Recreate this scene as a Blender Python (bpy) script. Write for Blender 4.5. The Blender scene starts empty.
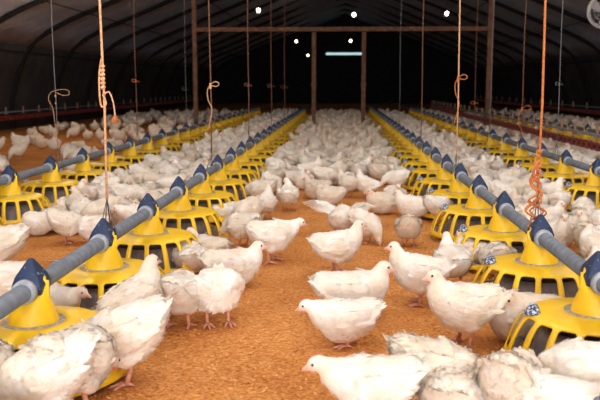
import bpy, bmesh, math, random
from mathutils import Vector, Matrix, Euler
R = math.radians
random.seed(7)
S = bpy.context.scene
COL = S.collection

# ------------------------------------------------------------------ camera
F = 800.0; CH = 0.97
PITCH = math.atan(114 / F); YAW = math.atan(41 / math.hypot(F, 114))
def ray(px, py):
    v0, v1, v2 = px - 300.0, F, 200.0 - py
    c, s = math.cos(PITCH), math.sin(PITCH)
    v1, v2 = v1 * c + v2 * s, -v1 * s + v2 * c
    c, s = math.cos(YAW), math.sin(YAW)
    return Vector((v0 * c - v1 * s, v0 * s + v1 * c, v2))
def at(px, py, z=0.0):
    r = ray(px, py); t = (z - CH) / r.z
    return r.x * t, r.y * t
def proj(x, y, z):
    c, s = math.cos(YAW), math.sin(YAW)
    a, b = x * c + y * s, -x * s + y * c
    z -= CH
    c, s = math.cos(PITCH), math.sin(PITCH)
    f, u = b * c - z * s, b * s + z * c
    if f <= 0.05: return None
    return 300 + F * a / f, 200 - F * u / f
cam = bpy.data.cameras.new('camera'); camo = bpy.data.objects.new('camera', cam); COL.objects.link(camo)
cam.sensor_width = 36; cam.lens = F * 36 / 600
camo.location = (0, 0, CH); camo.rotation_euler = (math.pi / 2 - PITCH, 0, YAW)
cam.dof.use_dof = True; cam.dof.focus_distance = 3.7; cam.dof.aperture_fstop = 5.0
cam.clip_end = 200
S.camera = camo
S.view_settings.view_transform = 'Standard'; S.view_settings.look = 'None'
S.view_settings.gamma = 1; S.view_settings.use_curve_mapping = False
S.view_settings.exposure = 0.0

# ------------------------------------------------------------------ materials
def mat(name, base, rough=0.6, c2=None, scale=8, lo=0.4, hi=0.6, bump=0, bscale=60, detail=4, spec=0.4, sss=0, metal=0, coat=0, dist=0.01):
    m = bpy.data.materials.new(name); m.use_nodes = True
    n, l = m.node_tree.nodes, m.node_tree.links
    b = n['Principled BSDF']
    b.inputs['Base Color'].default_value = (*base, 1); b.inputs['Roughness'].default_value = rough
    b.inputs['Specular IOR Level'].default_value = spec; b.inputs['Metallic'].default_value = metal
    if coat: b.inputs['Coat Weight'].default_value = coat
    if sss:
        b.inputs['Subsurface Weight'].default_value = sss
        b.inputs['Subsurface Radius'].default_value = (0.02, 0.012, 0.008)
    tc = n.new('ShaderNodeTexCoord')
    if c2:
        t = n.new('ShaderNodeTexNoise'); t.inputs['Scale'].default_value = scale; t.inputs['Detail'].default_value = detail
        l.new(tc.outputs['Object'], t.inputs['Vector'])
        r = n.new('ShaderNodeValToRGB')
        r.color_ramp.elements[0].position = lo; r.color_ramp.elements[0].color = (*base, 1)
        r.color_ramp.elements[1].position = hi; r.color_ramp.elements[1].color = (*c2, 1)
        l.new(t.outputs['Fac'], r.inputs['Fac']); l.new(r.outputs['Color'], b.inputs['Base Color'])
    if bump:
        t = n.new('ShaderNodeTexNoise'); t.inputs['Scale'].default_value = bscale; t.inputs['Detail'].default_value = 5
        l.new(tc.outputs['Object'], t.inputs['Vector'])
        bn = n.new('ShaderNodeBump'); bn.inputs['Strength'].default_value = bump; bn.inputs['Distance'].default_value = dist
        l.new(t.outputs['Fac'], bn.inputs['Height']); l.new(bn.outputs['Normal'], b.inputs['Normal'])
    return m

M = {}
M['yellow'] = mat('yellow_plastic', (0.97, 0.62, 0.014), 0.36, (0.90, 0.51, 0.02), 14, 0.45, 0.75, spec=0.5)
M['blue'] = mat('blue_plastic', (0.014, 0.032, 0.085), 0.5, (0.40, 0.46, 0.55), 60, 0.65, 0.70, detail=2)
M['speckle'] = mat('speckled_plastic', (0.035, 0.05, 0.12), 0.5, (0.6, 0.65, 0.72), 110, 0.50, 0.56, detail=2)
M['pipe'] = mat('galvanised_pipe', (0.13, 0.15, 0.175), 0.5, (0.20, 0.22, 0.245), 25, 0.35, 0.7, bump=0.2, bscale=90, metal=0.15)
M['clamp'] = mat('pale_plastic_clamp', (0.42, 0.45, 0.48), 0.5, (0.30, 0.32, 0.36), 40, 0.4, 0.6)
M['collar'] = mat('dusty_grey_collar', (0.30, 0.27, 0.25), 0.6, (0.55, 0.50, 0.45), 60, 0.5, 0.62)
M['dish'] = mat('grey_feed_dish', (0.17, 0.145, 0.145), 0.55, (0.26, 0.22, 0.20), 20, 0.4, 0.65)
M['feed'] = mat('ground_feed', (0.42, 0.26, 0.10), 0.95, (0.24, 0.13, 0.05), 150, 0.4, 0.6, bump=0.8, bscale=200)
M['rope'] = mat('orange_twine', (0.62, 0.22, 0.06), 0.85, (0.45, 0.13, 0.04), 140, 0.45, 0.6)
M['rope_pale'] = mat('pale_twine', (0.80, 0.50, 0.28), 0.85, (0.62, 0.30, 0.13), 120, 0.45, 0.6)
M['twine_dark'] = mat('brown_twine', (0.22, 0.10, 0.055), 0.85, (0.15, 0.07, 0.04), 120, 0.45, 0.6)
M['wire'] = mat('steel_wire', (0.26, 0.26, 0.26), 0.45, metal=0.4)
M['hook'] = mat('grey_hook_wire', (0.16, 0.15, 0.15), 0.5, metal=0.5)
M['wood'] = mat('brown_timber', (0.21, 0.10, 0.055), 0.8, (0.13, 0.06, 0.035), 12, 0.4, 0.6, bump=0.3)
M['rib'] = mat('dark_steel_hoop', (0.008, 0.007, 0.007), 0.9)
M['red'] = mat('red_plastic', (0.26, 0.028, 0.022), 0.5, (0.16, 0.02, 0.02), 12, 0.4, 0.6)
M['peg'] = mat('pale_bracket', (0.30, 0.17, 0.12), 0.7)
M['white_metal'] = mat('grey_white_paint', (0.50, 0.50, 0.52), 0.5)
M['black'] = mat('black_plastic', (0.02, 0.02, 0.02), 0.5)
M['beak'] = mat('horn_beak', (0.72, 0.42, 0.30), 0.45, sss=0.1)
M['comb'] = mat('pink_comb', (0.75, 0.25, 0.22), 0.5, sss=0.15)
M['eye'] = mat('dark_eye', (0.010, 0.008, 0.008), 0.12, spec=0.8)
M['leg'] = mat('pink_yellow_leg', (0.66, 0.32, 0.20), 0.55, (0.56, 0.22, 0.13), 60, 0.4, 0.6)

def emis(name, c, s):
    m = bpy.data.materials.new(name); m.use_nodes = True
    b = m.node_tree.nodes['Principled BSDF']
    b.inputs['Base Color'].default_value = (*c, 1)
    b.inputs['Emission Color'].default_value = (*c, 1); b.inputs['Emission Strength'].default_value = s
    return m
M['bulb'] = emis('lit_bulb', (1.0, 0.80, 0.55), 14)
M['daygap'] = emis('daylight', (0.60, 0.85, 0.90), 0.9)

def feather_mat():
    m = bpy.data.materials.new('white_feathers'); m.use_nodes = True
    n, l = m.node_tree.nodes, m.node_tree.links
    b = n['Principled BSDF']; b.inputs['Roughness'].default_value = 0.9; b.inputs['Specular IOR Level'].default_value = 0.1
    b.inputs['Sheen Weight'].default_value = 0.25
    b.inputs['Subsurface Weight'].default_value = 0.12; b.inputs['Subsurface Radius'].default_value = (0.02, 0.014, 0.009)
    tc = n.new('ShaderNodeTexCoord')
    oi = n.new('ShaderNodeObjectInfo')
    addv = n.new('ShaderNodeVectorMath'); addv.operation = 'ADD'
    mulv = n.new('ShaderNodeMath'); mulv.operation = 'MULTIPLY'; mulv.inputs[1].default_value = 40
    l.new(oi.outputs['Random'], mulv.inputs[0]); l.new(tc.outputs['Object'], addv.inputs[0]); l.new(mulv.outputs[0], addv.inputs[1])
    def noise(scale, detail=3):
        t = n.new('ShaderNodeTexNoise'); t.inputs['Scale'].default_value = scale; t.inputs['Detail'].default_value = detail
        l.new(addv.outputs[0], t.inputs['Vector']); return t
    def ramp(src, a, ca, b_, cb):
        r = n.new('ShaderNodeValToRGB'); e = r.color_ramp.elements
        e[0].position = a; e[0].color = (*ca, 1); e[1].position = b_; e[1].color = (*cb, 1)
        l.new(src, r.inputs['Fac']); return r
    base = ramp(noise(14).outputs['Fac'], 0.35, (0.97, 0.94, 0.88), 0.72, (0.88, 0.76, 0.60))
    def mix(a, bcol, fac):
        x = n.new('ShaderNodeMix'); x.data_type = 'RGBA'
        l.new(a, x.inputs['A'])
        if isinstance(bcol, tuple): x.inputs['B'].default_value = (*bcol, 1)
        else: l.new(bcol, x.inputs['B'])
        l.new(fac, x.inputs['Factor']); return x.outputs['Result']
    dirt = ramp(noise(40, 2).outputs['Fac'], 0.66, (0, 0, 0), 0.76, (0.5, 0.5, 0.5))
    c = mix(base.outputs['Color'], (0.50, 0.42, 0.35), dirt.outputs['Color'])
    pink = ramp(noise(11, 2).outputs['Fac'], 0.64, (0, 0, 0), 0.76, (0.6, 0.6, 0.6))
    c = mix(c, (0.80, 0.50, 0.40), pink.outputs['Color'])
    at_ = n.new('ShaderNodeAttribute'); at_.attribute_name = 'skin'
    c = mix(c, (0.80, 0.50, 0.36), at_.outputs['Fac'])
    # each bird a little cleaner or dirtier
    tone = ramp(oi.outputs['Random'], 0.0, (0.83, 0.76, 0.66), 0.6, (1, 0.985, 0.95))
    mm = n.new('ShaderNodeMix'); mm.data_type = 'RGBA'; mm.blend_type = 'MULTIPLY'; mm.inputs['Factor'].default_value = 1
    l.new(c, mm.inputs['A']); l.new(tone.outputs['Color'], mm.inputs['B'])
    l.new(mm.outputs['Result'], b.inputs['Base Color'])
    t = noise(170, 4); bn = n.new('ShaderNodeBump'); bn.inputs['Strength'].default_value = 0.5; bn.inputs['Distance'].default_value = 0.004
    l.new(t.outputs['Fac'], bn.inputs['Height']); l.new(bn.outputs['Normal'], b.inputs['Normal'])
    return m
M['feather'] = feather_mat()

def floor_mat():
    m = bpy.data.materials.new('rice_husk_litter'); m.use_nodes = True
    n, l = m.node_tree.nodes, m.node_tree.links
    b = n['Principled BSDF']; b.inputs['Roughness'].default_value = 0.95; b.inputs['Specular IOR Level'].default_value = 0.1
    tc = n.new('ShaderNodeTexCoord')
    def noise(scale, detail=4):
        t = n.new('ShaderNodeTexNoise'); t.inputs['Scale'].default_value = scale; t.inputs['Detail'].default_value = detail
        l.new(tc.outputs['Object'], t.inputs['Vector']); return t
    r1 = n.new('ShaderNodeValToRGB'); e = r1.color_ramp.elements
    e[0].position = 0.30; e[0].color = (0.52, 0.185, 0.040, 1)
    e[1].position = 0.62; e[1].color = (0.80, 0.37, 0.115, 1)
    x = e.new(0.75); x.color = (0.90, 0.52, 0.22, 1)
    l.new(noise(70, 6).outputs['Fac'], r1.inputs['Fac'])
    r2 = n.new('ShaderNodeValToRGB'); e = r2.color_ramp.elements
    e[0].position = 0.35; e[0].color = (0.82, 0.74, 0.66, 1); e[1].position = 0.6; e[1].color = (1, 1, 1, 1)
    l.new(noise(2.2, 3).outputs['Fac'], r2.inputs['Fac'])
    mm = n.new('ShaderNodeMix'); mm.data_type = 'RGBA'; mm.blend_type = 'MULTIPLY'; mm.inputs['Factor'].default_value = 1
    l.new(r1.outputs['Color'], mm.inputs['A']); l.new(r2.outputs['Color'], mm.inputs['B'])
    l.new(mm.outputs['Result'], b.inputs['Base Color'])
    add = n.new('ShaderNodeMath'); add.operation = 'ADD'
    l.new(noise(55, 5).outputs['Fac'], add.inputs[0]); l.new(noise(9, 3).outputs['Fac'], add.inputs[1])
    bn = n.new('ShaderNodeBump'); bn.inputs['Strength'].default_value = 0.8; bn.inputs['Distance'].default_value = 0.02
    l.new(add.outputs[0], bn.inputs['Height']); l.new(bn.outputs['Normal'], b.inputs['Normal'])
    return m
M['floor'] = floor_mat()
M['chips'] = mat('wood_shaving', (0.78, 0.37, 0.12), 0.9, (0.52, 0.19, 0.05), 30, 0.4, 0.6)
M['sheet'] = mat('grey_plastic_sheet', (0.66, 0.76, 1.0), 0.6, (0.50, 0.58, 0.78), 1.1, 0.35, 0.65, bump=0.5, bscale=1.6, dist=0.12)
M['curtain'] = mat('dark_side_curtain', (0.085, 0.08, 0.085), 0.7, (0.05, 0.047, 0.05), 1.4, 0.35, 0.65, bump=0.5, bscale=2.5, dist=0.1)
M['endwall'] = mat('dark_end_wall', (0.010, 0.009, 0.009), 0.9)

# ------------------------------------------------------------------ mesh helpers
def finish(name, bm, m, parent=None, smooth=True, loc=None):
    me = bpy.data.meshes.new(name); bm.to_mesh(me); bm.free()
    for x in (m if isinstance(m, (list, tuple)) else [m]): me.materials.append(x)
    if smooth:
        for p in me.polygons: p.use_smooth = True
    o = bpy.data.objects.new(name, me); COL.objects.link(o)
    if parent: o.parent = parent
    if loc: o.location = loc
    return o
def tag(o, label=None, cat=None, group=None, kind=None):
    if label: o['label'] = label
    if cat: o['category'] = cat
    if group: o['group'] = group
    if kind: o['kind'] = kind
    return o
def empty(name, loc, label, cat, group=None):
    o = bpy.data.objects.new(name, None); COL.objects.link(o); o.location = loc; o.empty_display_size = 0.05
    return tag(o, label, cat, group)
def bake(o):
    dg = bpy.context.evaluated_depsgraph_get(); dg.update()
    me = bpy.data.meshes.new_from_object(o.evaluated_get(dg))
    old = o.data; o.modifiers.clear(); o.data = me
    if old.users == 0: bpy.data.meshes.remove(old)
    return o
def add_box(bm, c, s, rot=None):
    mt = Matrix.Translation(c)
    if rot: mt = mt @ Euler(rot).to_matrix().to_4x4()
    bmesh.ops.create_cube(bm, size=1, matrix=mt @ Matrix.Diagonal((*s, 1)))
def add_loft(bm, rings, cap=True):
    vr = [[bm.verts.new(p) for p in r] for r in rings]
    n = len(vr[0])
    for a, b in zip(vr, vr[1:]):
        for i in range(n): bm.faces.new((a[i], a[(i + 1) % n], b[(i + 1) % n], b[i]))
    if cap:
        bm.faces.new(list(reversed(vr[0]))); bm.faces.new(vr[-1])
def add_tube(bm, pts, rad, n=8, cap=True):
    pts = [Vector(p) for p in pts]
    if not isinstance(rad, (list, tuple)): rad = [rad] * len(pts)
    rings = []; u = None
    for i, p in enumerate(pts):
        t = (pts[min(i + 1, len(pts) - 1)] - pts[max(i - 1, 0)]).normalized()
        if u is None:
            u = t.cross(Vector((0, 0, 1)))
            if u.length < 0.1: u = t.cross(Vector((1, 0, 0)))
        u = (u - t * u.dot(t)).normalized(); v = t.cross(u)
        rings.append([p + (u * math.cos(a) + v * math.sin(a)) * rad[i] for a in (2 * math.pi * k / n for k in range(n))])
    add_loft(bm, rings, cap)
def smooth_path(pts, k=6):
    pts = [Vector(p) for p in pts]; out = []
    P = [pts[0]] + pts + [pts[-1]]
    for i in range(1, len(P) - 2):
        for j in range(k):
            t = j / k; a, b, c, d = P[i - 1], P[i], P[i + 1], P[i + 2]
            out.append(0.5 * ((2 * b) + (c - a) * t + (2 * a - 5 * b + 4 * c - d) * t * t + (3 * b - a - 3 * c + d) * t ** 3))
    out.append(pts[-1]); return out
def add_lathe(bm, prof, n=32, c=(0, 0, 0), cap=False):
    add_loft(bm, [[(c[0] + r * math.cos(2 * math.pi * k / n), c[1] + r * math.sin(2 * math.pi * k / n), c[2] + z) for k in range(n)] for r, z in prof], cap)
def add_ell(bm, c, r, rot=(0, 0, 0), seg=16, rings=10):
    mt = Matrix.Translation(c) @ Euler(rot).to_matrix().to_4x4() @ Matrix.Diagonal((*r, 1))
    bmesh.ops.create_uvsphere(bm, u_segments=seg, v_segments=rings, radius=1, matrix=mt)

# ------------------------------------------------------------------ the house
CX = 0.2; HW = 7.75; Y0, Y1 = -11.0, 46.0
PROF = [(0, -0.02), (0, 0.6), (0.10, 1.0), (0.25, 1.4), (0.52, 1.88), (0.95, 2.26), (1.5, 2.53), (2.2, 2.80), (3.2, 3.22), (5.0, 3.95), (7.75, 4.95)]
def sheet(name, pts, m):
    bm = bmesh.new(); ys = [Y0 + (Y1 - Y0) * i / 40 for i in range(41)]
    g = [[bm.verts.new((x, y, z)) for x, z in pts] for y in ys]
    for a, b in zip(g, g[1:]):
        for i in range(len(pts) - 1): bm.faces.new((a[i], a[i + 1], b[i + 1], b[i]))
    o = finish(name, bm, m); o.modifiers.new('s', 'SOLIDIFY').thickness = 0.02
    return tag(o, kind='structure')
K = 5
lo = PROF[:K]; hi_ = PROF[K - 1:]
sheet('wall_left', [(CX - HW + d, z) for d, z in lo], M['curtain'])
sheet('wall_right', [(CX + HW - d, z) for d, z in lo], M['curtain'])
sheet('ceiling', [(CX - HW + d, z) for d, z in hi_] + [(CX + HW - d, z) for d, z in reversed(hi_[:-1])], M['sheet'])
arch = [(CX - HW + d, z) for d, z in PROF] + [(CX + HW - d, z) for d, z in reversed(PROF[:-1])]
bm = bmesh.new(); bm.faces.new([bm.verts.new((x, Y1, z)) for x, z in arch])
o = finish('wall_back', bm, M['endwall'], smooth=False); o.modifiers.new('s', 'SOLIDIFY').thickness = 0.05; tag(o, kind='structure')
# the end behind the camera, with its wide open doorway
DX0, DX1, DZ = CX - 3.6, CX + 3.6, 3.3
bm = bmesh.new()
L = [(x, z) for x, z in arch if x <= DX0]; Rr = [(x, z) for x, z in arch if x >= DX1]
top = [(x, z) for x, z in arch if DX0 < x < DX1]
def zt(x):
    for (xa, za), (xb, zb) in zip(arch[2:], arch[3:]):
        if xa <= x <= xb: return za + (zb - za) * (x - xa) / max(xb - xa, 1e-6)
    return 1
for poly in (L + [(DX0, zt(DX0)), (DX0, -0.02)], [(DX1, -0.02), (DX1, zt(DX1))] + Rr, [(DX0, DZ), (DX0, zt(DX0))] + top + [(DX1, zt(DX1)), (DX1, DZ)]):
    bm.faces.new([bm.verts.new((x, Y0, z)) for x, z in poly])
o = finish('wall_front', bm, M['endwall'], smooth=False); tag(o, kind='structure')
i = 0; y = 18 - 2.7 * 10
while y < Y1 - 0.5:
    bm = bmesh.new()
    ins = [(x + (0.06 if x < CX else -0.06 if x > CX else 0), z - 0.07 if z > 1.9 else z) for x, z in arch]
    p = smooth_path([(x, y, max(z, -0.01)) for x, z in ins], 3)
    add_tube(bm, p, 0.055, 6)
    i += 1
    tag(finish('trim_%d' % i, bm, M['rib']), kind='structure'); y += 2.7
# lengthwise purlin wires under the sheet
for k, (d, z) in enumerate([(0.5, 1.72), (1.9, 2.58), (3.8, 3.35)]):
    for s in (-1, 1):
        i += 1; bm = bmesh.new(); add_tube(bm, [(CX + s * (HW - d), Y0 + .2, z), (CX + s * (HW - d), 20, z - 0.01), (CX + s * (HW - d), Y1 - .1, z)], 0.012, 5)
        tag(finish('trim_%d' % i, bm, M['rib']), kind='structure')
# floor with low mounds
bm = bmesh.new()
def fh(x, y):
    return 0.006 * math.sin(3.1 * x + 1.3 * math.sin(2.3 * y)) + 0.006 * math.sin(4.3 * y + 2 * math.sin(1.7 * x)) - 0.010
xs = [-8 + 16.4 * i / 130 for i in range(131)]; ys = [-11 + i * 0.12 for i in range(200)] + [13 + i * 0.75 for i in range(45)]
g = [[bm.verts.new((x, y, fh(x, y))) for x in xs] for y in ys]
for a, b in zip(g, g[1:]):
    for j in range(len(xs) - 1): bm.faces.new((a[j], a[j + 1], b[j + 1], b[j]))
tag(finish('floor', bm, M['floor']), kind='structure')
# loose shavings
rc = random.Random(3); bm = bmesh.new()
for _ in range(16000):
    y = 2.0 + 6.5 * rc.random() ** 1.5; x = rc.uniform(-0.62, 0.48) * y * 0.8
    z = fh(x, y) + 0.003; a = rc.uniform(0, 6.28); L_ = rc.uniform(0.003, 0.008); w = L_ * rc.uniform(0.3, 0.6)
    tx, ty = math.cos(a) * L_, math.sin(a) * L_; nx, ny = -math.sin(a) * w, math.cos(a) * w
    dz = rc.uniform(-0.002, 0.003); dw = rc.uniform(-0.002, 0.002)
    bm.faces.new([bm.verts.new((x + sx * tx + sy * nx, y + sx * ty + sy * ny, z + sx * dz + sy * dw)) for sx, sy in ((-1, -1), (1, -1), (1, 1), (-1, 1))])
tag(finish('wood_shavings', bm, M['chips'], smooth=False), 'loose orange wood shavings strewn over the litter floor', 'wood shavings', kind='stuff')

# timber frame across the house
PY = 17.0
t = empty('timber_frame', (0, PY, 0), 'brown timber frame of posts under a long crossbeam across the house', 'frame')
def post(x, h, w=0.085):
    bm = bmesh.new(); add_box(bm, (x, 0, h / 2 - 0.02), (w, 0.09, h)); bmesh.ops.bevel(bm, geom=bm.edges[:], offset=0.008, segments=1)
    finish('post', bm, M['wood'], t, False)
post(-3.08, 3.82); post(-0.57, 2.10); post(0.47, 2.10); post(3.07, 3.9, 0.11)
bm = bmesh.new(); add_box(bm, (0, -0.01, 2.14), (6.2, 0.10, 0.085)); finish('crossbeam', bm, M['wood'], t, False)
for x in (-0.57, 0.47):
    bm = bmesh.new(); add_box(bm, (x, -0.055, 1.0), (0.12, 0.02, 0.05)); add_box(bm, (x, -0.055, 0.45), (0.11, 0.02, 0.04)); finish('bracket', bm, M['wood'], t, False)

# far doorway: dark door with daylight over its top
bm = bmesh.new(); add_box(bm, (0.3, Y1 - 0.08, 1.33), (2.3, 0.08, 2.66))
for q in range(8): add_box(bm, (0.3 - 1.0 + q * 0.286, Y1 - 0.135, 1.33), (0.03, 0.03, 2.6))
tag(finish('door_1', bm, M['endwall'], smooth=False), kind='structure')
bm = bmesh.new(); add_box(bm, (0.22, Y1 - 0.08, 2.77), (2.15, 0.05, 0.12))
tag(finish('window_1', bm, M['daygap'], smooth=False), 'narrow slit of pale daylight above the far door', kind='structure')

# ------------------------------------------------------------------ feeder pans
def oval(rx, ry, z, n, lip=0):
    return [(rx * math.cos(a), ry * math.sin(a), z + lip * abs(math.cos(a)) ** 5) for a in (2 * math.pi * k / n for k in range(n))]
def m_tower():
    bm = bmesh.new()
    add_loft(bm, [oval(.086, .086, .186, 28), oval(.083, .083, .20, 28), oval(.068, .066, .245, 28), oval(.057, .054, .270, 28), oval(.046, .044, .285, 28, .065), oval(.041, .039, .284, 28, .062), oval(.048, .045, .265, 28), oval(.060, .058, .24, 28)], False)
    for s in (-1, 1): add_box(bm, (s * .050, 0, .262), (.014, .012, .14))
    return bm
def m_collar():
    bm = bmesh.new(); add_lathe(bm, [(.08, .184), (.104, .184), (.107, .189), (.104, .196), (.088, .197), (.08, .192)], 36); return bm
NS = 18
def m_dome():
    bm = bmesh.new()
    us = [0, .13, .21, .79, .87]            # columns inside a sector, the opening spans .15 .. .85
    prof = [(.085, .190), (.13, .192), (.17, .190), (.20, .186), (.222, .180)]   # the roof
    sl = [(.234, .174), (.242, .167), (.254, .152), (.268, .128), (.280, .100), (.289, .072), (.293, .060), (.296, .050)]
    low = [(.300, .036), (.308, .022)]
    rows = prof + sl + low
    n = NS * len(us)
    def v(ci, ri):
        s, k = divmod(ci, len(us)); a = 2 * math.pi * (s + us[k]) / NS
        r, z = rows[ri]; return bm.verts.new((r * math.cos(a), r * math.sin(a), z))
    G = [[v(c, r) for r in range(len(rows))] for c in range(n)]
    P = len(prof)
    for c in range(n):
        k = c % len(us); d = (c + 1) % n
        for r in range(len(rows) - 1):
            q = [G[c][r], G[c][r + 1], G[d][r + 1], G[d][r]]
            E = P + len(sl) - 2
            if P <= r <= E and 1 <= k <= 3:
                if r == P and k == 1: q = [q[0], q[1], q[3]]
                elif r == P and k == 3: q = [q[0], q[2], q[3]]
                elif r == E and k == 1: q = [q[0], q[1], q[2]]
                elif r == E and k == 3: q = [q[1], q[2], q[3]]
                else: continue
            bm.faces.new(q)
    return bm
def m_dish():
    bm = bmesh.new(); add_lathe(bm, [(.05, .012), (.20, .008), (.262, .022), (.275, .05), (.270, .052), (.255, .03), (.215, .022)], 40, cap=True)
    add_lathe(bm, [(.215, .022), (.195, .10), (.17, .135), (.165, .135), (.165, .10), (.15, .022)], 40)
    return bm
def m_feed():
    bm = bmesh.new(); add_lathe(bm, [(.214, .030), (.235, .034), (.258, .036)], 40); return bm
def m_cap():
    bm = bmesh.new()
    def rect(x, y, z): return [(x, y, z), (x * .3, y * 1.1, z), (-x * .3, y * 1.1, z), (-x, y, z), (-x, -y, z), (-x * .3, -y * 1.1, z), (x * .3, -y * 1.1, z), (x, -y, z)]
    add_loft(bm, [rect(.044, .040, .290), rect(.050, .050, .322), rect(.040, .044, .350), rect(.020, .024, .384), rect(.005, .007, .408)])
    bmesh.ops.recalc_face_normals(bm, faces=bm.faces[:])
    return bm
def m_clamp():
    bm = bmesh.new()
    rings = [[(r * math.cos(a), y, .308 + r * math.sin(a)) for a in (2 * math.pi * k / 20 for k in range(20))] for y, r in ((-.082, .031), (-.082, .039), (-.055, .041), (-.05, .036), (-.03, .036))]
    add_loft(bm, rings); bmesh.ops.recalc_face_normals(bm, faces=bm.faces[:]); return bm
def m_latch():
    bm = bmesh.new(); add_lathe(bm, [(.036, .0), (.036, .004), (.024, .008), (.021, .022), (.013, .033), (.003, .037)], 14, (-.215, 0, .184), True); return bm
def build_part(name, bm, m, parent, sol=0, bevel=0):
    o = finish(name, bm, m, parent)
    if sol:
        s = o.modifiers.new('s', 'SOLIDIFY'); s.thickness = sol; s.offset = 0
    if bevel:
        b = o.modifiers.new('b', 'BEVEL'); b.width = bevel; b.segments = 2
    if sol or bevel:
        bake(o)
        for p in o.data.polygons: p.use_smooth = True
    return o
proto = empty('feeder_pan', (0, 0, 0), None, None)
build_part('cage_dome', m_dome(), M['yellow'], proto, .007)
build_part('hopper_cone', m_tower(), M['yellow'], proto)
build_part('collar_ring', m_collar(), M['collar'], proto)
dish = build_part('feed_dish', m_dish(), M['dish'], proto, 0)
build_part('feed', m_feed(), M['feed'], dish)
cp = build_part('saddle_cap', m_cap(), M['blue'], proto, 0, .004); cp['label'] = 'navy blue saddle cap'
build_part('pipe_clamp', m_clamp(), M['clamp'], proto)
build_part('adjuster_knob', m_latch(), M['speckle'], proto)
def copy_tree(o, parent=None):
    c = o.copy(); COL.objects.link(c); c.parent = parent
    for ch in list(o.children): copy_tree(ch, c)
    return c
ORD = 'first second third fourth fifth sixth seventh eighth ninth tenth eleventh twelfth thirteenth fourteenth fifteenth sixteenth seventeenth eighteenth nineteenth twentieth'.split()
ROWS = {}
def row(name, X, start, step, count, first_visible=0):
    ys = [start + step * k for k in range(count)]; ROWS[name] = (X, ys)
    bm = bmesh.new(); add_tube(bm, [(X, max(start - 1.4, .2), .308), (X, 12, .308), (X, 34, .308)], .030, 20)
    o = finish('feeder_pipe', bm, M['pipe']); tag(o, 'long grey feed pipe running over the pans of the %s row' % name, 'feed pipe')
    # a plain end cap on the pipe keeps its open mouth shut
    for k, y in enumerate(ys):
        c = copy_tree(proto)
        c.location = (X, y, 0); c.rotation_euler.z = 0
        c['category'] = 'feeder'; c['group'] = 'yellow feeder pans of the %s row' % name
        rz = rc.uniform(0, .3)
        for ch in c.children:
            if ch.name.startswith('cage_dome'): ch.rotation_euler.z = rz
        if k < 14: c['label'] = 'yellow caged feeder pan, %s from the front in the %s row' % (ORD[k], name)
        else: c['label'] = 'small yellow feeder pan beyond the fourteenth, deep in the %s row' % name
row('inner left', -1.02, 1.73, .81, 26)
row('inner right', .89, 1.95, .80, 28)
row('outer left', -2.38, 4.78, .83, 23)
row('outer right', 2.02, 4.62, .88, 22)
row('far right', 3.75, 10.6, .9, 12)
for c in list(proto.children_recursive): bpy.data.objects.remove(c)
bpy.data.objects.remove(proto)

# ------------------------------------------------------------------ drinker lines
def drinker(name, X, ya, yb, z, label, step=.62):
    t = empty('drinker_line', (X, ya, z), label, 'drinker')
    bm = bmesh.new(); add_tube(bm, [(0, 0, .15), (0, (yb - ya) / 2, .145), (0, yb - ya, .15)], .016, 8); finish('water_pipe', bm, M['pipe'], t)
    bm = bmesh.new(); L_ = yb - ya
    for zz in (0.0, .05): add_box(bm, (0, L_ / 2, zz), (.05, L_, .028))
    k = 0
    while k * .2 < L_: add_box(bm, (0, .05 + k * .2, .025), (.07, .05, .09)); k += 1
    r_ = finish('red_trough', bm, M['red'], t, False); r_['label'] = 'red drinking trough'
    k = 0; q = random.Random(11)
    while k * step < L_ - .2 and k < 60:
        bm = bmesh.new(); y = .2 + k * step + q.uniform(-.15, .15); add_box(bm, (0, y, .19), (.028, .02, .13)); add_box(bm, (0, y, .125), (.05, .035, .03)); finish('bracket', bm, M['peg'], t, False); k += 1
    return t
drinker('right', 2.88, 8.2, 26, .27, 'long red drinker trough with pale brackets behind the outer right feeders', .75)
drinker('left', -6.95, 13.5, 40, .28, 'long red drinker trough beside the dark left wall', .9)
drinker('right wall', 6.3, 16, 38, .3, 'faint red drinker trough beside the dark right wall', 1.2)

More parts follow.
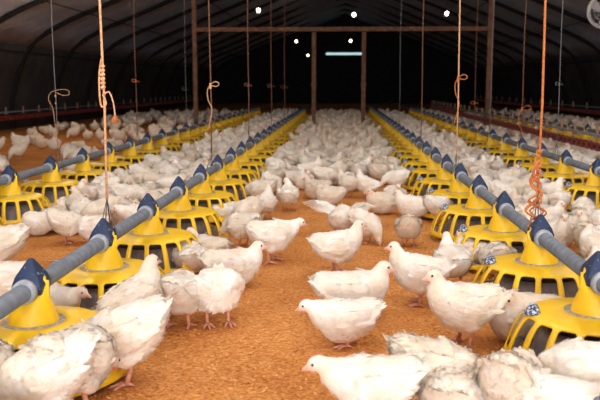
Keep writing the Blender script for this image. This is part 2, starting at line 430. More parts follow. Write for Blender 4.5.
# ------------------------------------------------------------------ cords
def zroof(x):
    return zt(x) - 0.05
def cord(px, X, Y, r, mt, label, knot=None, style='none', ztop=None, body=None, low=.308, fork=.13):
    """a cord from the roof to the feed pipe; knot = pixel row of its knot"""
    dx = 0
    t = empty('hanging_cord', (X, Y, 0), label, 'cord')
    zb = low + fork
    zk = None
    if knot is not None:
        zk = CH + ray(px, knot).z * Y / ray(px, knot).y
    body = body or mt
    top = zroof(X)
    bm = bmesh.new(); n = 10
    add_tube(bm, [(0.004 * math.sin(k * 1.7), 0, zb + (top - zb) * k / n) for k in range(n + 1)], r, 8); finish('cord', bm, mt, t)
    # forked wire hook straddling the pipe
    bm = bmesh.new()
    add_tube(bm, [(0, -.045, low - .01), (0, -.05, low + .035), (0, -.035, low + .06), (0, 0, zb + .012), (0, .035, low + .06), (0, .05, low + .035), (0, .045, low - .01)], .0028, 6)
    add_tube(bm, [(-.034, 0, low - .01), (-.034, 0, low + .03), (0, 0, zb + .005), (.034, 0, low + .03), (.034, 0, low - .01)], .0028, 6)
    finish('wire_hook', bm, M['hook'], t)
    s = Y / 4.0
    if style == 'loop':       # a slack loop swinging out, its ends tied in a knot
        bm = bmesh.new(); add_ell(bm, (0, 0, zk), (r * 2.6, r * 2.6, r * 4)); add_ell(bm, (0, 0, zk - .06), (r * 2.2, r * 2.2, r * 3)); finish('knot', bm, body, t)
        bm = bmesh.new(); sg = 1
        add_tube(bm, smooth_path([(0, -.004, zb + .03), (-.02, -.01, zk - .12), (-.055, -.012, zk - .03), (-.03, -.012, zk + .03), (.06, -.012, zk + .055), (.115, -.012, zk + .045), (.12, -.012, zk + .015), (.07, -.012, zk + .005), (.0, -.012, zk + .035)], 6), r * .8, 6)
        finish('slack_loop', bm, body, t)
    elif style == 'big':      # thick twine doubled back with a frayed tail
        bm = bmesh.new()
        for q in range(6): add_ell(bm, (0, 0, zk + .05 - q * .018), (r * 2.1, r * 2.1, r * 1.5), (R(15), 0, 0))
        add_tube(bm, smooth_path([(0, -r * 1.5, zk + .08), (-.012, -r, zk + .02), (-.016, 0, zk - .06), (-.01, 0, zk - .12), (.012, -r, zk - .11), (.0, -r, zk - .07)], 5), r * .8, 6)
        finish('knot', bm, body, t)
        bm = bmesh.new(); add_tube(bm, smooth_path([(.005, -r, zk - .07), (.028, -r, zk - .06), (.045, -r, zk - .11), (.050, -r, zk - .165)], 6), r * .6, 6)
        finish('loose_end', bm, body, t)
        bm = bmesh.new(); q = random.Random(5)
        for _ in range(26):
            a = q.uniform(0, 6.28); d = q.uniform(.008, .024)
            add_tube(bm, [(.050, -r, zk - .16), (.050 + math.cos(a) * d * .6, -r + math.sin(a) * d * .5, zk - .172 - q.uniform(0, .01)), (.050 + math.cos(a) * d, -r + math.sin(a) * d, zk - .175 - q.uniform(0, .022))], [.003, .0025, .001], 5)
        finish('frayed_tuft', bm, M['rope'], t)
    elif style == 'bow':
        bm = bmesh.new()
        for q in range(4): add_ell(bm, (0, 0, zk - q * r * 2.2), (r * 2.0, r * 2.0, r * 1.6))
        finish('knot', bm, body, t)
        w = .012 * s
        bm = bmesh.new()
        add_tube(bm, smooth_path([(0, -r, zk), (w * 2.2, -r, zk + w), (w * 3.6, -r, zk), (w * 2.4, -r, zk - w), (0, -r, zk - w * .5)], 5), r * .7, 6)
        add_tube(bm, smooth_path([(0, -r, zk), (-w * 1.3, -r, zk - w * 3), (-w * .9, -r, zk - w * 7), (w * .5, -r, zk - w * 10), (0, -r, zk - w * 14), (-w * 1.4, -r, zk - w * 19)], 5), r * .7, 6)
        finish('slack_loop', bm, body, t)
    elif style == 'small':
        bm = bmesh.new()
        for q in range(3): add_ell(bm, (0, 0, zk - q * r * 2.6), (r * 2.3, r * 2.3, r * 2))
        finish('knot', bm, body, t)
        bm = bmesh.new(); w = .02 * s / 1.6
        add_tube(bm, smooth_path([(0, -r, zk), (-w, -r, zk + w * .3), (-w * 1.6, -r, zk - w * .2), (-w, -r, zk - w * .8), (w, -r, zk - w * .4), (w * 1.3, -r, zk - w)], 5), r * .7, 6)
        finish('slack_loop', bm, body, t)
    elif style == 'tangle':   # bunch of orange twine knotted over the pipe
        q = random.Random(9)
        for k in range(5):
            bm = bmesh.new(); pts = [(0, 0, .64)]
            for j in range(7):
                z = .62 - j * .042; w = .012 + .040 * (j / 6)
                pts.append((q.uniform(-w, w) - .012, q.uniform(-w, w) * .8 - .01, z))
            pts.append((q.uniform(-.05, .012), -.04, .345)); add_tube(bm, smooth_path(pts, 4), .0042, 6); finish('twine_strand', bm, M['rope'], t)
        bm = bmesh.new()
        for k in range(7): add_ell(bm, (q.uniform(-.006, .006), 0, .68 - k * .022), (.012, .012, .011))
        finish('knot', bm, M['rope'], t)
    return t
LW, RW = -1.02, .89
cord(101, LW, 3.42, .0055, M['rope_pale'], 'thick pale orange twine with frayed knotted end, over the inner left feeders', 78, 'big', fork=.17)
cord(211, LW, 6.28, .005, M['twine_dark'], 'brown cord with slack twisted tail, fourth cord from the left', 84, 'bow', body=M['rope_pale'])
cord(249, LW, 8.87, .005, M['twine_dark'], 'brown cord with small bow knot, left of the lone bulb string', 84, 'small')
cord(272, LW, 11.8, .005, M['twine_dark'], 'dim brown cord in the distance over the inner left feeders', 85, 'small')
cord(285, LW, 14.6, .005, M['twine_dark'], 'faintest brown cord left of the timber frame doorway', 86, 'small')
cord(60, -2.38, 6.62, .0026, M['wire'], 'thin white cord with wide slack twine loop, leftmost of all cords', 96, 'loop', body=M['rope_pale'])
cord(140, -2.38, 9.28, .0042, M['twine_dark'], 'brown cord with a bow and orange end, between the thick twine and white wire', 80, 'small', body=M['rope'])
cord(190, -2.38, 12.3, .0026, M['wire'], 'thin whitish wire over the outer left feeders with short tail', 88, 'small')
cord(536, RW, 3.63, .0056, M['rope'], 'thick orange twine ending in a tangle over the inner right feeders', 140, 'tangle', fork=.17, body=M['rope'])
cord(457, RW, 6.2, .005, M['rope_pale'], 'orange twine with side loop and dangling tail over the inner right feeders', 77, 'bow', body=M['rope'])
cord(421, RW, 8.95, .005, M['twine_dark'], 'reddish brown cord standing left of the orange looped twine', None)
cord(398, RW, 12.3, .0026, M['wire'], 'thin pale cord just right of the timber frame doorway', None)
cord(555, 2.02, 7.6, .0026, M['wire'], 'thin silvery wire, rightmost of the cords', 83, 'small', body=M['wire'])
cord(522, 2.02, 9.1, .005, M['twine_dark'], 'dim brown cord with orange knotted base, left of the thick orange twine', 108, 'bow', body=M['rope'])
cord(492, 2.02, 11.0, .004, M['wire'], 'dim grey wire beside the right timber post', None)
cord(478, 2.02, 12.3, .005, M['twine_dark'], 'short visible brown cord left of the right timber post', 102, 'small', body=M['rope'])

# ------------------------------------------------------------------ lamps
def lamp(x, y, z, power, label, group=None, r=.045):
    t = empty('light_bulb', (x, y, z), label, 'light bulb', group)
    bm = bmesh.new(); add_lathe(bm, [(.002, -r), (r * .6, -r * .8), (r, -r * .1), (r * .85, r * .5), (r * .45, r), (r * .4, r * 1.2)], 16, cap=True); finish('glass_bulb', bm, M['bulb'], t)
    bm = bmesh.new(); add_lathe(bm, [(r * .5, r * 1.1), (r * .55, r * 1.3), (r * .5, r * 2.2), (r * .2, r * 2.5)], 12, cap=True)
    add_tube(bm, [(0, 0, r * 2.4), (0, 0, zroof(x) - z)], .006, 5); finish('socket', bm, M['black'], t)
    l = bpy.data.lights.new('bulb_light', 'POINT'); l.energy = power; l.color = (1, .74, .48); l.shadow_soft_size = .09
    lo_ = bpy.data.objects.new('bulb_light', l); COL.objects.link(lo_); lo_.location = (x, y, z - r - .06)
for x, y, lb in ((.29, 19.2, 'topmost lit bulb of the three above the frame doorway'), (.32, 24.2, 'middle lit bulb of the three above the frame doorway, at the crossbeam'), (.34, 30.2, 'lowest lit bulb of the three, inside the frame doorway'),
                 (-1.83, 18.0, 'bright lit bulb hanging above the crossbeam on the left'), (-1.68, 30.4, 'dim distant bulb left of the frame doorway, the higher of two'), (-1.68, 41, 'dimmest distant bulb close beside the left door post'),
                 (2.42, 19.0, 'bright lit bulb hanging above the crossbeam on the right')):
    lamp(x, y, 2.62 if y < 40 else 2.5, 1.5, lb)
for x, y, pw, sd in ((-4.2, 12.6, 45, 'left'), (-5.0, 14.8, 30, 'left'), (4.3, 12.0, 40, 'right'), (5.4, 15, 12, 'right')):  # extra bulbs added out of view to brighten the roof sheet
    lamp(x, y, 2.82, pw, 'added unseen fill bulb near the %s slope of the roof, above the picture' % sd, 'added fill bulbs near the roof slopes')
# added fill lamps shaped as tubes, unseen overhead, to light the near birds
M['tube'] = emis('added_tube_glow', (1.0, 0.93, 0.84), 6)
for y in (-2.5, 0, 2.5, 5, 7.5):
    for x in (-2.2, 0.1, 2.4):
        t = empty('added_tube_lamp', (x, y, 3.1), 'added unseen fill lamp under the roof above the nearest birds', 'lamp', 'added fill lamps above the nearest birds')
        bm = bmesh.new(); add_box(bm, (0, 0, 0.05), (.12, 1.25, .05)); bmesh.ops.bevel(bm, geom=bm.edges[:], offset=.01, segments=1); finish('housing', bm, M['white_metal'], t, False)
        bm = bmesh.new(); add_tube(bm, [(0, -.6, 0), (0, .6, 0)], .018, 10); finish('tube', bm, M['tube'], t)
        bm = bmesh.new(); [add_tube(bm, [(0, q_, .07), (0, q_, zroof(x) - 3.1)], .004, 5) for q_ in (-.5, .5)]; finish('hanger_wire', bm, M['wire'], t)
        l = bpy.data.lights.new('added_fill_light', 'AREA'); l.shape = 'RECTANGLE'; l.size = .3; l.size_y = 1.2; l.energy = 19.5 if y < 4 else 17 if y < 7 else 11; l.color = (1, .96, .93)
        lo_ = bpy.data.objects.new('added_fill_light', l); COL.objects.link(lo_); lo_.location = (x, y, 3.05)

# circulation fan
t = empty('circulation_fan', (3.84, 12.2, 2.05), 'round grey caged fan hanging at the upper right corner', 'fan')
bm = bmesh.new()
for r_, tr in ((.235, .018), (.205, .008)):
    add_tube(bm, [(r_ * math.cos(a), 0, r_ * math.sin(a)) for a in (2 * math.pi * k / 40 for k in range(41))], tr, 8, False)
finish('rim', bm, M['white_metal'], t)
bm = bmesh.new()
for k in range(10):
    a = k * math.pi / 5; add_tube(bm, [(.05 * math.cos(a), -.03, .05 * math.sin(a)), (.15 * math.cos(a), -.035, .15 * math.sin(a)), (.205 * math.cos(a), 0, .205 * math.sin(a))], .003, 5)
for r_ in (.1, .15): add_tube(bm, [(r_ * math.cos(a), -.034, r_ * math.sin(a)) for a in (2 * math.pi * k / 30 for k in range(31))], .0025, 5, False)
finish('guard', bm, M['white_metal'], t)
for k in range(3):
    bm = bmesh.new(); a = k * 2.094 + .5
    ca, sa = math.cos(a), math.sin(a)
    P = [(.04, -.02), (.18, -.07), (.19, .05), (.04, .03)]
    fr = [bm.verts.new((p * ca - q * sa, .02 + q * .5, p * sa + q * ca)) for p, q in P]; bm.faces.new(fr)
    o = finish('blade', bm, M['white_metal'], t, False); o.modifiers.new('s', 'SOLIDIFY').thickness = .004
bm = bmesh.new(); add_ell(bm, (0, .03, 0), (.05, .07, .05)); finish('motor', bm, M['black'], t)
bm = bmesh.new(); add_tube(bm, [(0, 0, .25), (0, 0, zroof(3.72) - 2.04)], .01, 6); finish('hanger_rod', bm, M['black'], t)

# ------------------------------------------------------------------ chickens
def rotp(p, pitch, piv):
    x, z = p[0] - piv[0], p[2] - piv[1]; c, s = math.cos(pitch), math.sin(pitch)
    return Vector((piv[0] + x * c - z * s, p[1], piv[1] + x * s + z * c))
POSES = {
 # dz lowers the trunk; pitch raises the chest; neck = points to the head; hd = (yaw, pitch) of the beak
 'stand': dict(dz=.010, pitch=.10, neck=[(.070, 0, .165), (.100, 0, .205), (.108, 0, .240)], head=(.117, 0, .262), hd=(0, -.10), legs='stand'),
 'upright': dict(dz=.005, pitch=.38, neck=[(.060, 0, .185), (.078, 0, .225), (.080, 0, .262)], head=(.090, 0, .283), hd=(0, -.05), legs='stand'),
 'look': dict(dz=.010, pitch=.18, neck=[(.070, 0, .175), (.092, .004, .212), (.092, .012, .245)], head=(.095, .022, .265), hd=(1.2, -.1), legs='stand'),
 'walk': dict(dz=.008, pitch=-.02, neck=[(.080, 0, .165), (.118, 0, .182), (.140, 0, .198)], head=(.160, 0, .208), hd=(0, -.25), legs='walk'),
 'crouch': dict(dz=-.034, pitch=-.02, neck=[(.085, 0, .128), (.118, 0, .146), (.138, 0, .158)], head=(.156, 0, .166), hd=(0, -.3), legs='stand'),
 'peck': dict(dz=.012, pitch=-.28, neck=[(.080, 0, .140), (.118, 0, .105), (.132, 0, .070)], head=(.142, 0, .045), hd=(0, -1.05), legs='stand'),
 'feed': dict(dz=.010, pitch=-.12, neck=[(.080, 0, .150), (.120, 0, .140), (.145, 0, .115)], head=(.163, 0, .098), hd=(0, -.8), legs='stand'),
 'rest': dict(dz=-.048, pitch=.04, neck=[(.075, 0, .110), (.100, 0, .140), (.108, 0, .168)], head=(.118, 0, .185), hd=(0, -.15), legs='none'),
 'tuck': dict(dz=-.046, pitch=.06, neck=[(.070, 0, .115), (.080, .012, .140), (.070, .028, .152)], head=(.052, .040, .158), hd=(2.6, -.35), legs='none'),
 'preen': dict(dz=.010, pitch=.20, neck=[(.070, 0, .175), (.092, .020, .200), (.088, .050, .195)], head=(.068, .072, .180), hd=(2.3, -.8), legs='stand'),
 'flap': dict(dz=.012, pitch=.15, neck=[(.078, 0, .165), (.112, 0, .180), (.135, 0, .175)], head=(.150, 0, .165), hd=(0, -.6), legs='stand'),
}
def interp(tab, t):
    n = len(tab) - 1; f = t * n; i = min(int(f), n - 1); f -= i
    a, b = tab[max(i - 1, 0)], tab[i]; c, d = tab[i + 1], tab[min(i + 2, n)]
    return [0.5 * ((2 * b[k]) + (c[k] - a[k]) * f + (2 * a[k] - 5 * b[k] + 4 * c[k] - d[k]) * f * f + (3 * b[k] - a[k] - 3 * c[k] + d[k]) * f ** 3) for k in range(len(b))]
TR = [(-.136, .182, .014, .013), (-.122, .177, .044, .035), (-.098, .162, .066, .058), (-.062, .146, .079, .071), (-.018, .134, .088, .083), (.028, .132, .089, .085), (.066, .139, .080, .079), (.096, .150, .059, .060), (.114, .160, .032, .034), (.122, .165, .008, .010)]
def chicken_meshes(pose, seed, coarse=False, ragged=1.0):
    P = POSES[pose]; q = random.Random(seed); dz = P['dz']; piv = (0, .145)
    T = lambda p: rotp(p, P['pitch'], piv) + Vector((0, 0, dz))
    bm = bmesh.new()
    rings = []
    N = 18
    for i in range(N + 1):
        x, z, ry, rz = interp(TR, i / N)
        ry = max(ry, .004) * (1.06 if P['legs'] == 'none' else 1); rz = max(rz, .004)
        rings.append([T((x, ry * math.cos(a), z + rz * math.sin(a) * (1 if math.sin(a) > 0 else 1.02))) for a in (2 * math.pi * k / 24 for k in range(24))])
    add_loft(bm, rings)
    # neck, head
    nk = [T((.045, 0, .150))] + [Vector(p) for p in P['neck']] + [Vector(P['head'])]
    path = smooth_path(nk, 4); m = len(path) - 1
    add_tube(bm, path, [(.060 * (1 - i / m) ** 1.25 + .0205) for i in range(m + 1)], 14)
    yw, pt = P['hd']; H = Vector(P['head'])
    hf = Vector((math.cos(yw) * math.cos(pt), math.sin(yw) * math.cos(pt), math.sin(pt)))
    hs = Vector((-math.sin(yw), math.cos(yw), 0)); hu = hf.cross(hs)
    HM = Matrix((( hf.x, hs.x, hu.x, H.x), (hf.y, hs.y, hu.y, H.y), (hf.z, hs.z, hu.z, H.z), (0, 0, 0, 1)))
    HM = HM @ Matrix.Diagonal((1.12, 1.12, 1.12, 1))
    W = lambda a, b, c: (HM @ Vector((a, b, c)))
    def hell(c, r): 
        bmesh.ops.create_uvsphere(bm, u_segments=14, v_segments=9, radius=1, matrix=HM @ Matrix.Translation(c) @ Matrix.Diagonal((*r, 1)))
    hell((.003, 0, .001), (.0265, .0205, .0215)); hell((.016, 0, -.003), (.0180, .0140, .0140))
    # folded wings
    if pose != 'flap':
        for s in (-1, 1):
            st = [(.080, .060, .150, .006, .012), (.058, .076, .152, .015, .034), (.01, .084, .150, .017, .044), (-.04, .078, .154, .015, .040), (-.085, .060, .166, .011, .026), (-.108, .048, .176, .007, .012)]
            rg = []
            for i in range(11):
                x, y, z, ty, tz = interp(st, i / 10)
                rg.append([T((x, s * (y + ty * math.cos(a)), z + tz * math.sin(a))) for a in (2 * math.pi * k / 14 for k in range(14))])
            if s < 0: rg = [list(reversed(r)) for r in rg]
            add_loft(bm, rg)
    else:
        for s in (-1, 1):
            add_tube(bm, [T((.045, s * .055, .175)), T((.02, s * .12, .235)), T((-.03, s * .19, .270))], [.030, .018, .010], 12)
    # thighs
    hocks = []
    if P['legs'] != 'none':
        for s in (-1, 1):
            st = 0 if P['legs'] == 'stand' else s * .030
            hk = Vector((-.012 + st * .6, s * .042, .064 if dz >= 0 else .056)); hocks.append((s, hk, st))
            add_tube(bm, smooth_path([T((-.012, s * .036, .110)), Vector((.002 + st * .4, s * .044, .086)), hk], 4), [.044, .043, .041, .039, .036, .031, .025, .017, .0095], 12)
    bmesh.ops.recalc_face_normals(bm, faces=bm.faces[:])
    o = finish('tmp', bm, M['feather'])
    r = o.modifiers.new('r', 'REMESH'); r.mode = 'VOXEL'; r.voxel_size = .0135 if coarse else .0058; r.adaptivity = 0
    sm = o.modifiers.new('s', 'SMOOTH'); sm.factor = .5; sm.iterations = 1 if coarse else 4
    bake(o); me = o.data
    body = bmesh.new(); body.from_mesh(me); bpy.data.objects.remove(o)
    if not coarse:
        from mathutils import noise
        for v in body.verts:
            n = noise.noise(v.co * 34 + Vector((seed, 0, 0))) * .0030 + noise.noise(v.co * 90) * .0013
            k = min(1, max(0, ((v.co - H).length - .03) / .03))
            v.co += v.normal * n * k
    sk = body.verts.layers.float.new('skin')
    def skin(co):
        l = HM.inverted() @ co
        d = math.sqrt(((l.x - .016) / .020) ** 2 + (l.z / .014) ** 2 + (l.y / .02) ** 2)
        v = max(0, min(1, 1.3 - d)) * .9
        v = max(v, .35 * max(0, 1 - (co - H).length / .045))
        if P['legs'] != 'none': v = max(v, max(0, min(1, (.085 - co.z) / .02)) * .8 if abs(co.x) < .06 and (co - H).length > .05 else 0)
        return v
    for v in body.verts: v[sk] = skin(v.co)
    body.normal_update(); body.faces.ensure_lookup_table()
    ax = (T((1, 0, .15)) - T((0, 0, .15))).normalized()
    # feathers
    def plume(base, d, nrm, L_, w, curl, seg=3):
        side = d.cross(nrm).normalized(); prev = None
        for i in range(seg + 1):
            t = i / seg; ww = w * (math.sin(math.pi * min(1, .18 + t * .78)) ** .7) * (0.25 if i == seg else 1)
            c = base + d * L_ * t + nrm * (curl * L_ * t * t + .0015)
            a, b, e = body.verts.new(c - side * ww), body.verts.new(c + nrm * w * .22), body.verts.new(c + side * ww)
            if prev:
                body.faces.new((prev[0], a, b, prev[1])); body.faces.new((prev[1], b, e, prev[2]))
            prev = (a, b, e)
    if not coarse:
        fs = list(body.faces); areas = []; tot = 0
        for f in fs: tot += f.calc_area(); areas.append(tot)
        import bisect
        nF = 1250
        for _ in range(nF):
            f = fs[bisect.bisect(areas, q.random() * tot)]; c = f.calc_center_median(); n = f.normal.copy()
            if (c - H).length < .040 or c.z < .075 + (dz if dz < 0 else 0) * .8 and P['legs'] != 'none': continue
            if c.z < .03: continue
            near = (c - H).length < .075
            back = -ax
            if near and len(nk) > 1: back = (Vector(P['neck'][0]) - H).normalized()
            d = back - n * back.dot(n)
            if d.length < .15: d = Vector((0, 0, 1)) - n * n.z
            if d.length < .01: continue
            d.normalize()
            d = (d + n.cross(d) * q.uniform(-.35, .35)).normalized()
            L_ = q.uniform(.014, .027) * (.55 if near else 1)
            plume(c - n * .001, d, n, L_, L_ * q.uniform(.20, .30), q.uniform(-.03, .13) * ragged)
        # long wing quills and the short tail fan
        if pose != 'flap':
            for s in (-1, 1):
                for k in range(8):
                    p = T((-.030 - .008 * k, s * (.088 - .0034 * k), .132 + .006 * k)); d = T((-1, -s * (.16 + .05 * q.random()), .32 + .045 * k + q.uniform(-.06, .06))) - T((0, 0, .145))
                    d = (d - Vector((0, 0, 0))).normalized() if False else (ax * -1 + Vector((0, -s * .10, .10 + .03 * k + q.uniform(-.04, .04)))).normalized()
                    plume(p, d, Vector((0, s, .35)).normalized(), q.uniform(.042, .060), .0095, .02, 4)
                for k in range(9):
                    p = T((.05 - .014 * k, s * (.098 - .0010 * k), .142 + .004 * q.random())); d = (ax * -1 + Vector((0, -s * .04, -.10 + .02 * k))).normalized()
                    plume(p, d, Vector((0, s, .3)).normalized(), q.uniform(.034, .048), .0085, .06, 3)
        else:
            for s in (-1, 1):
                for k in range(17):
                    t = k / 16; p = T((.04 - .07 * t, s * (.06 + .13 * t), .188 + .082 * t))
                    d = Vector((-1 + .75 * t, s * (.15 + 1.1 * t), -.28 + .12 * t)).normalized()
                    plume(p, d, Vector((0, -s * .15, 1)).normalized(), q.uniform(.085, .11), .0115, -.08, 4)
                    plume(p + Vector((0, 0, .006)), d, Vector((0, -s * .15, 1)).normalized(), q.uniform(.045, .055), .011, -.05, 3)
        for k in range(13):
            a = (k - 6) / 6; p = T((-.116, a * .030, .180)); d = (ax * -1 + Vector((0, a * .42, .42 + q.uniform(-.1, .12)))).normalized()
            plume(p, d, Vector((0, a * .5, 1)).normalized(), q.uniform(.028, .046), .010, q.uniform(-.05, .15), 4)
        for f in body.faces: f.smooth = True
    for f in body.faces: f.material_index = 0; f.smooth = True
    def addmat(fn, idx):
        n0 = len(body.faces); fn(body); body.faces.ensure_lookup_table()
        for f in body.faces[n0:]: f.material_index = idx; f.smooth = True
    def legs(b):
        for s, hk, st in hocks:
            ft = Vector((.004 + st, s * .042, .010))
            add_tube(b, smooth_path([hk + Vector((.002, 0, .012)), hk, ft], 3), [.0088, .0086, .0082, .0078, .0072, .0072, .0078][:7], 8)
            sp = 1 if not coarse else 1
            for a, L_ in ((0, .046), (.55, .038), (-.55, .038), (math.pi, .018)):
                e = ft + Vector((math.cos(a) * L_, math.sin(a) * L_, -.005)); mid = ft + Vector((math.cos(a) * L_ * .5, math.sin(a) * L_ * .5, .001))
                add_tube(b, [ft, mid, e, e + Vector((math.cos(a) * .007, math.sin(a) * .007, -.003))], [.0065, .0055, .0042, .0012], 6)
    addmat(legs, 1)
    def mk(fn):
        b = bmesh.new(); fn(b); return b
    def beak(b):
        def rg(x, ry, rz, zc): return [W(x, ry * math.cos(a), zc + rz * math.sin(a)) for a in (2 * math.pi * k / 10 for k in range(10))]
        add_loft(b, [rg(.022, .0085, .0080, -.003), rg(.031, .0072, .0068, -.003), rg(.040, .0045, .0048, -.005), rg(.0465, .0015, .0020, -.009)])
        add_loft(b, [rg(.022, .0065, .0040, -.009), rg(.033, .0048, .0030, -.0095), rg(.040, .0015, .0014, -.010)])
        bmesh.ops.recalc_face_normals(b, faces=b.faces[:])
    def comb(b):
        prof = [(-.006, .018), (-.004, .0215), (.002, .0235), (.006, .0225), (.010, .0235), (.014, .0205), (.019, .0165), (.024, .009), (.026, .004)]
        base = [(-.006, .0145), (0, .015), (.006, .0150), (.012, .013), (.018, .009), (.022, .003)]
        pts = prof + list(reversed(base))
        V2 = []
        for sgn in (-1, 1):
            vs = [b.verts.new(W(x, sgn * .0022, z)) for x, z in pts]; V2 += vs; b.faces.new(vs if sgn > 0 else list(reversed(vs)))
        n = len(pts)
        for k in range(n): b.faces.new((V2[k], V2[(k + 1) % n], V2[n + (k + 1) % n], V2[n + k]))
        for s in (-1, 1):
            bmesh.ops.create_uvsphere(b, u_segments=8, v_segments=6, radius=1, matrix=HM @ Matrix.Translation((.020, s * .006, -.014)) @ Matrix.Diagonal((.0055, .0028, .007, 1)))
    def eye(s):
        def f(b): bmesh.ops.create_uvsphere(b, u_segments=10, v_segments=8, radius=1, matrix=HM @ Matrix.Translation((.0145, s * .0160, .0045)) @ Matrix.Diagonal((.0042, .0026, .0042, 1)))
        return f
    out = {}
    def tomesh(b, name, mats):
        me_ = bpy.data.meshes.new(name); b.to_mesh(me_); b.free()
        for x in mats: me_.materials.append(x)
        for p in me_.polygons: p.use_smooth = True
        return me_
    if coarse:
        addmat(beak, 2); addmat(lambda b: (eye(-1)(b), eye(1)(b)), 3)
        out['far'] = tomesh(body, 'chicken_coarse', [M['feather'], M['leg'], M['beak'], M['eye']])
        return out
    far = body.copy()
    out['body'] = tomesh(body, 'chicken', [M['feather'], M['leg'], M['beak'], M['eye'], M['comb']])
    body = far
    addmat(beak, 2); addmat(lambda b: (eye(-1)(b), eye(1)(b)), 3); addmat(comb, 4)
    out['far'] = tomesh(body, 'chicken', [M['feather'], M['leg'], M['beak'], M['eye'], M['comb']])
    out['parts'] = [('beak', tomesh(mk(beak), 'beak', [M['beak']])), ('comb', tomesh(mk(comb), 'comb', [M['comb']])), ('eye', tomesh(mk(eye(-1)), 'eye', [M['eye']])), ('eye', tomesh(mk(eye(1)), 'eye', [M['eye']]))]
    return out
CM = {}
for k, p in enumerate(POSES):
    CM[p] = [chicken_meshes(p, 10 + k, ragged=1.0)]
    if p in ('stand', 'peck', 'rest', 'feed', 'tuck'): CM[p].append(chicken_meshes(p, 40 + k, ragged=2.0))
CC = {p: chicken_meshes(p, 5, True)['far'] for p in ('stand', 'peck', 'rest', 'tuck', 'look')}
rk = random.Random(21)
placed = []
def place(x, y, pose, deg, sc=1.0, label=None, group=None, near=True, mirror=False, var=None):
    V = CM[pose]; v = V[rk.randrange(len(V))] if var is None else V[var % len(V)]
    o = bpy.data.objects.new('chicken', v['body'] if near else v['far']); COL.objects.link(o)
    o.location = (x, y, fh(x, y) + .002); o.rotation_euler.z = R(deg); o.scale = (sc, -sc if mirror else sc, sc)
    tag(o, label, 'chicken', group)
    if near:
        for nm, me in v['parts']:
            c = bpy.data.objects.new(nm, me); COL.objects.link(c); c.parent = o
    placed.append((x, y)); return o
